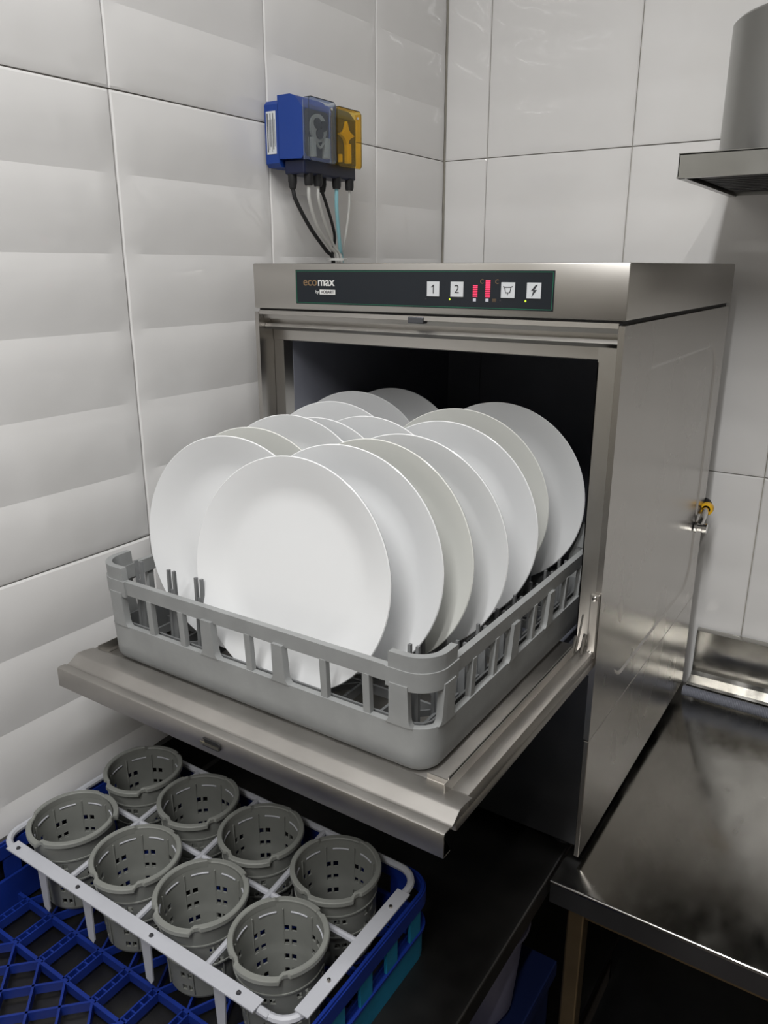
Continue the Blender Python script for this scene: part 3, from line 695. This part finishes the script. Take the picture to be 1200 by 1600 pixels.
# ================================================================== BLUE RACK WITH CUP INSERT
bx0, bx1, by0, by1, bz0, bz1 = -0.044, 0.490, -0.770, -0.244, -0.0118, 0.090
br = empty('wash_rack', ((bx0 + bx1) / 2, (by0 + by1) / 2, bz0), 'blue plastic washing rack with lattice floor and teal outer side on the dark table', 'rack')
def rsq(x0, x1, y0, y1, r, n=6):
    P = []
    for (cx, cy, a0) in ((x1 - r, y0 + r, -90), (x1 - r, y1 - r, 0), (x0 + r, y1 - r, 90), (x0 + r, y0 + r, 180)):
        for q in range(n + 1):
            a = R(a0 + 90 * q / n); P.append((cx + r * math.cos(a), cy + r * math.sin(a)))
    return P
def ring(mb, z0, z1, t, inset=0.0, r=0.032, mi=0):
    A = rsq(bx0 + inset, bx1 - inset, by0 + inset, by1 - inset, r); B = rsq(bx0 + inset + t, bx1 - inset - t, by0 + inset + t, by1 - inset - t, max(.004, r - t))
    n = len(A); V = [(p[0], p[1], z) for z in (z0, z1) for p in A] + [(p[0], p[1], z) for z in (z0, z1) for p in B]; F = []
    for i in range(n):
        j = (i + 1) % n
        F += [(i, j, n + j, n + i), (2 * n + i, 3 * n + i, 3 * n + j, 2 * n + j), (n + i, n + j, 3 * n + j, 3 * n + i), (i, 2 * n + i, 2 * n + j, j)]
    mb.add(V, F, mi)
b = MB(); ring(b, 0.070, bz1, 0.007); ring(b, 0.0895, 0.0935, 0.003, 0.0015); part(b, 'rack_rim', M['blue'], br, smooth=30)
b = MB(); ring(b, bz0, 0.030, 0.004, 0.003); part(b, 'lower_wall', M['teal'], br, smooth=30)
b = MB(); ring(b, bz0 + .004, 0.040, 0.004, 0.008); ring(b, 0.030, 0.034, 0.008, 0.000); part(b, 'inner_wall', M['blue'], br, smooth=30)
for side in range(4):
    for i in range(9):
        t = 0.045 + i * (0.526 - 0.09) / 8
        b = MB(); wv = 0.012
        if side == 0: b.box((bx0 + t - wv, by0 + .002, 0.030), (bx0 + t + wv, by0 + .006, 0.071))
        if side == 1: b.box((bx1 - .006, by0 + t - wv, 0.030), (bx1 - .002, by0 + t + wv, 0.071))
        if side == 2: b.box((bx0 + t - wv, by1 - .006, 0.030), (bx0 + t + wv, by1 - .002, 0.071))
        if side == 3: b.box((bx0 + .002, by0 + t - wv, 0.030), (bx0 + .006, by0 + t + wv, 0.071))
        part(b, 'side_post', M['teal'] if side in (0, 1) else M['blue'], br)
# floor lattice: pairs of main ribs, ladder ribs between them, diagonals elsewhere
b = MB(); FZ0, FZ1 = -0.006, 0.007
xi0, xi1, yi0, yi1 = bx0 + .010, bx1 - .010, by0 + .010, by1 - .010
N0 = 0.041; P_ = 0.0525
for y in (-0.350, -0.403, -0.456, -0.508, -0.561, -0.7185):
    rib(b, (xi0, y), (xi1, y), .0048, FZ0, FZ1)
xk = [N0 + P_ * k for k in range(-1, 9)]
for x in xk:
    for (ya, yb) in ((-0.561, -0.508), (-0.456, -0.350)):
        rib(b, (x - .0045, ya), (x - .0045, yb), .0020, FZ0, FZ1); rib(b, (x + .0045, ya), (x + .0045, yb), .0020, FZ0, FZ1)
        k = 0; yy = ya + .006
        while yy < yb - .004:
            rib(b, (x - .0045, yy), (x + .0045, yy), .0020, FZ0, FZ1 - .001); yy += .0125
for x in xk[:-1]:
    rib(b, (x, -0.508), (x + P_ / 2, -0.456), .0028, FZ0, FZ1 - .001); rib(b, (x + P_, -0.508), (x + P_ / 2, -0.456), .0028, FZ0, FZ1 - .001)
def clip_rib(p, d, ylo, yhi, w_):
    # line through p in direction d, clipped to the field x in [xi0, xi1], y in [ylo, yhi]
    t0, t1 = -9, 9
    for c_, dc, lo, hi in ((p[0], d[0], xi0, xi1), (p[1], d[1], ylo, yhi)):
        a, c2 = (lo - c_) / dc, (hi - c_) / dc; a, c2 = min(a, c2), max(a, c2); t0 = max(t0, a); t1 = min(t1, c2)
    if t1 > t0: rib(b, (p[0] + d[0] * t0, p[1] + d[1] * t0), (p[0] + d[0] * t1, p[1] + d[1] * t1), w_, FZ0, FZ1 - .0005)
for k in range(-6, 14):
    clip_rib((N0 + P_ * k, -0.561), (1, -1), -0.7185, -0.561, .0030)
    clip_rib((N0 + P_ * k, -0.561), (1, 1), -0.7185, -0.561, .0030)
for k in range(-2, 10):
    clip_rib((N0 + P_ * k, -0.350), (1, 1.0001), -0.350, yi1, .0030); clip_rib((N0 + P_ * k, -0.350), (-1, 1.0001), -0.350, yi1, .0030)
tag(part(b, 'lattice_floor', M['blue'], br), kind='stuff')

# white insert frame
wf = empty('insert_frame', (0.224, -0.39, 0.094), 'white plastic insert frame with riveted flat strips holding the grey baskets', 'frame')
FZ = 0.1000
fx0, fx1, fy0, fy1 = -0.040, 0.474, -0.516, -0.258
b = MB(); P = rsq(fx0, fx1, fy0, fy1, 0.028, 6); b.tube([(p[0], p[1], FZ) for p in P + [P[0]]], 0.0048, 8, caps=False); tb = part(b, 'frame_tube', M['whiteplastic'], wf, smooth=True)
b = MB(); b.box((-0.010, -0.5265, FZ + .0048), (0.432, -0.5085, FZ + .0068)); part(b, 'front_strip', M['whiteplastic'], wf)
b = MB(); b.box((0.4665, -0.500, FZ + .0048), (0.4845, -0.298, FZ + .0068)); part(b, 'side_strip', M['whiteplastic'], wf)
for (x, y) in ((0.004, -0.5175), (0.130, -0.5175), (0.266, -0.5175), (0.404, -0.5175), (0.4755, -0.452), (0.4755, -0.328)):
    b = MB(); b.lathe([(0.0, 0.0024), (0.0022, 0.0018), (0.0030, 0.0)], (x, y, FZ + .0068), 12); part(b, 'rivet', M['chrome'] if x > .45 else M['ink'], wf, smooth=True)
for (x, x2) in ((0.1023, 0.0769), (0.2275, 0.198), (0.3463, 0.3215)):
    b = MB(); b.tube([(x, fy0, FZ), (x2, fy1, FZ)], 0.0040, 8); part(b, 'cross_bar', M['whiteplastic'], wf, smooth=True)
b = MB(); b.tube([(fx0, -0.3868, FZ - .001), (fx1, -0.3868, FZ - .001)], 0.0040, 8); part(b, 'cross_bar', M['whiteplastic'], wf, smooth=True)
for x in (0.050, 0.143, 0.252, 0.372):
    b = MB(); b.add([(x - .009, -0.5165, FZ - .002), (x + .009, -0.5165, FZ - .002), (x + .006, -0.5165, FZ - .068), (x + .003, -0.5165, FZ - .074), (x - .006, -0.5165, FZ - .070),
                     (x - .009, -0.5145, FZ - .002), (x + .009, -0.5145, FZ - .002), (x + .006, -0.5145, FZ - .068), (x + .003, -0.5145, FZ - .074), (x - .006, -0.5145, FZ - .070)],
                    [(0, 1, 2, 3, 4), (9, 8, 7, 6, 5), (0, 5, 6, 1), (1, 6, 7, 2), (2, 7, 8, 3), (3, 8, 9, 4), (4, 9, 5, 0)])
    part(b, 'hanging_tab', M['whiteplastic'], wf)

# round baskets
def basket():
    Hh = 0.112; N = 96
    root = empty('cutlery_basket', (0, 0, 0), '-', 'basket', 'round grey cutlery baskets in the white frame')
    def rad(z): return 0.0455 + 0.0075 * (z / Hh) + (0.001 if z > 0.05 else 0)
    zs = [0.004, 0.009, 0.012, 0.020, 0.026, 0.032, 0.040, 0.046, 0.052, 0.060, 0.066, 0.072, 0.080, 0.086, 0.098, 0.101, 0.106, Hh]
    holes_rows = (2, 5, 8, 11)
    V = []; F = []; nz = len(zs); t = 0.0022
    for lay in (0, 1):
        for z in zs:
            for i in range(N):
                a = 2 * PI * i / N; r = rad(z) - lay * t; V.append((r * math.cos(a), r * math.sin(a), z))
    hole = lambda j, i: 0 <= j < nz - 1 and ((j in holes_rows and (i % 12) in (1, 2, 4, 5)))
    ix = lambda l, j, i: (l * nz + j) * N + i % N
    for j in range(nz - 1):
        for i in range(N):
            if hole(j, i):
                continue
            F += [(ix(0, j, i), ix(0, j, i + 1), ix(0, j + 1, i + 1), ix(0, j + 1, i)), (ix(1, j, i), ix(1, j + 1, i), ix(1, j + 1, i + 1), ix(1, j, i + 1))]
            if hole(j, i + 1) or hole(j, i - 1):
                q = i + 1 if hole(j, i + 1) else i
                F.append((ix(0, j, q), ix(0, j + 1, q), ix(1, j + 1, q), ix(1, j, q)))
            if hole(j - 1, i): F.append((ix(0, j, i), ix(0, j, i + 1), ix(1, j, i + 1), ix(1, j, i)))
            if hole(j + 1, i): F.append((ix(0, j + 1, i), ix(0, j + 1, i + 1), ix(1, j + 1, i + 1), ix(1, j + 1, i)))
    b = MB(); b.add(V, F); b.build('basket_wall', M['basket'], root, smooth=30)
    # base with slots
    b = MB(); b.lathe([(0.0455, 0.004), (0.0440, 0.0), (0.036, 0.0), (0.036, 0.003), (0.0433, 0.0045)], n=N, closed=True)
    for i in range(-4, 5):
        x = i * .009; e_ = math.sqrt(.037 ** 2 - x * x); b.box((x - .0015, -e_, 0.0004), (x + .0015, e_, 0.003)); b.box((-e_, x - .0015, 0.0004), (e_, x + .0015, 0.003))
    b.build('basket_base', M['basket'], root)
    # rim: stepped collar with four notches
    b = MB(); V = []; F = []; n = 144
    for i in range(n):
        a = 2 * PI * i / n
        u = abs(((math.degrees(a) + 45) % 180) - 90) / 90      # 0 at two opposite points
        k = min(1, max(0, (0.36 - u) / 0.05))                    # 1 inside the two outset arcs
        ro = 0.0582 + 0.0022 * k - (0.0022 if 0.33 < u < 0.43 else 0); dz = -0.0035 * k
        ri = 0.0513 + 0.0016 * k
        for (r, z) in ((ri, 0.108), (ri, 0.1165 + dz), (ri + .001, 0.1178 + dz), (ro - .001, 0.1178 + dz), (ro, 0.1165 + dz), (ro, 0.1115 + dz), (ro - .0015, 0.1105 + dz), (0.0535, 0.108)):
            V.append((r * math.cos(a), r * math.sin(a), z))
    for i in range(n):
        for j in range(8): F.append((i * 8 + j, ((i + 1) % n) * 8 + j, ((i + 1) % n) * 8 + (j + 1) % 8, i * 8 + (j + 1) % 8))
    b.add(V, F); b.build('basket_rim', M['basket'], root, smooth=35)
    # outer bands
    b = MB(); 
    for zc in (0.052, 0.086): b.lathe([(rad(zc) - .001, -.0015), (rad(zc) + .0012, -.001), (rad(zc) + .0012, .001), (rad(zc) - .001, .0015)], (0, 0, zc), N, closed=True)
    b.build('basket_band', M['basket'], root, smooth=30)
    for k in range(8):
        a = R(45 * k + 22.5); b = MB(); b.tube([(0.0508 * math.cos(a), .0508 * math.sin(a), .010), (0.0515 * math.cos(a), 0.0515 * math.sin(a), .104)], [.0011, .0011], 6)
        for v in b.v: v.x -= .0028 * math.cos(a) * (1 - v.z / .2); v.y -= .0028 * math.sin(a) * (1 - v.z / .2)
        b.build('inner_rib', M['basket'], root)
        b = MB(); b.tube([(0.0508 * math.cos(a + R(q)), 0.0508 * math.sin(a + R(q)), .0995) for q in (9, 14, 19, 24, 29, 34)], .0012, 6); b.build('inner_ridge', M['whiteplastic'], root)
    return root
def copy_tree(o, parent=None):
    c = o.copy(); C.objects.link(c)
    if parent is not None: c.parent = parent
    for ch in list(o.children): copy_tree(ch, c)
    return c
proto = basket()
BK = [
 (0.030, -0.4500, 20, 'grey round basket at the left end of the near row'),
 (0.1605, -0.4500, 65, 'second grey round basket from the left in the near row'),
 (0.2795, -0.4500, 50, 'third grey round basket in the near row, behind the middle of the white strip'),
 (0.4005, -0.4470, 58, 'grey round basket at the near right corner of the white frame'),
 (0.0220, -0.3200, 60, 'grey round basket of the far row, nearest the tiled wall'),
 (0.1450, -0.3250, 75, 'second basket of the far row, shaded under the open door'),
 (0.2665, -0.3275, 70, 'third basket of the far row, in deep shade under the door'),
 (0.3900, -0.3245, 75, 'basket at the far right corner of the white frame by the blue rim'),
]
for i, (x, y, a, lb) in enumerate(BK):
    o = proto if i == 0 else copy_tree(proto)
    o.location = (x, y, 0.0075); o.rotation_euler.z = R(a); o['label'] = lb
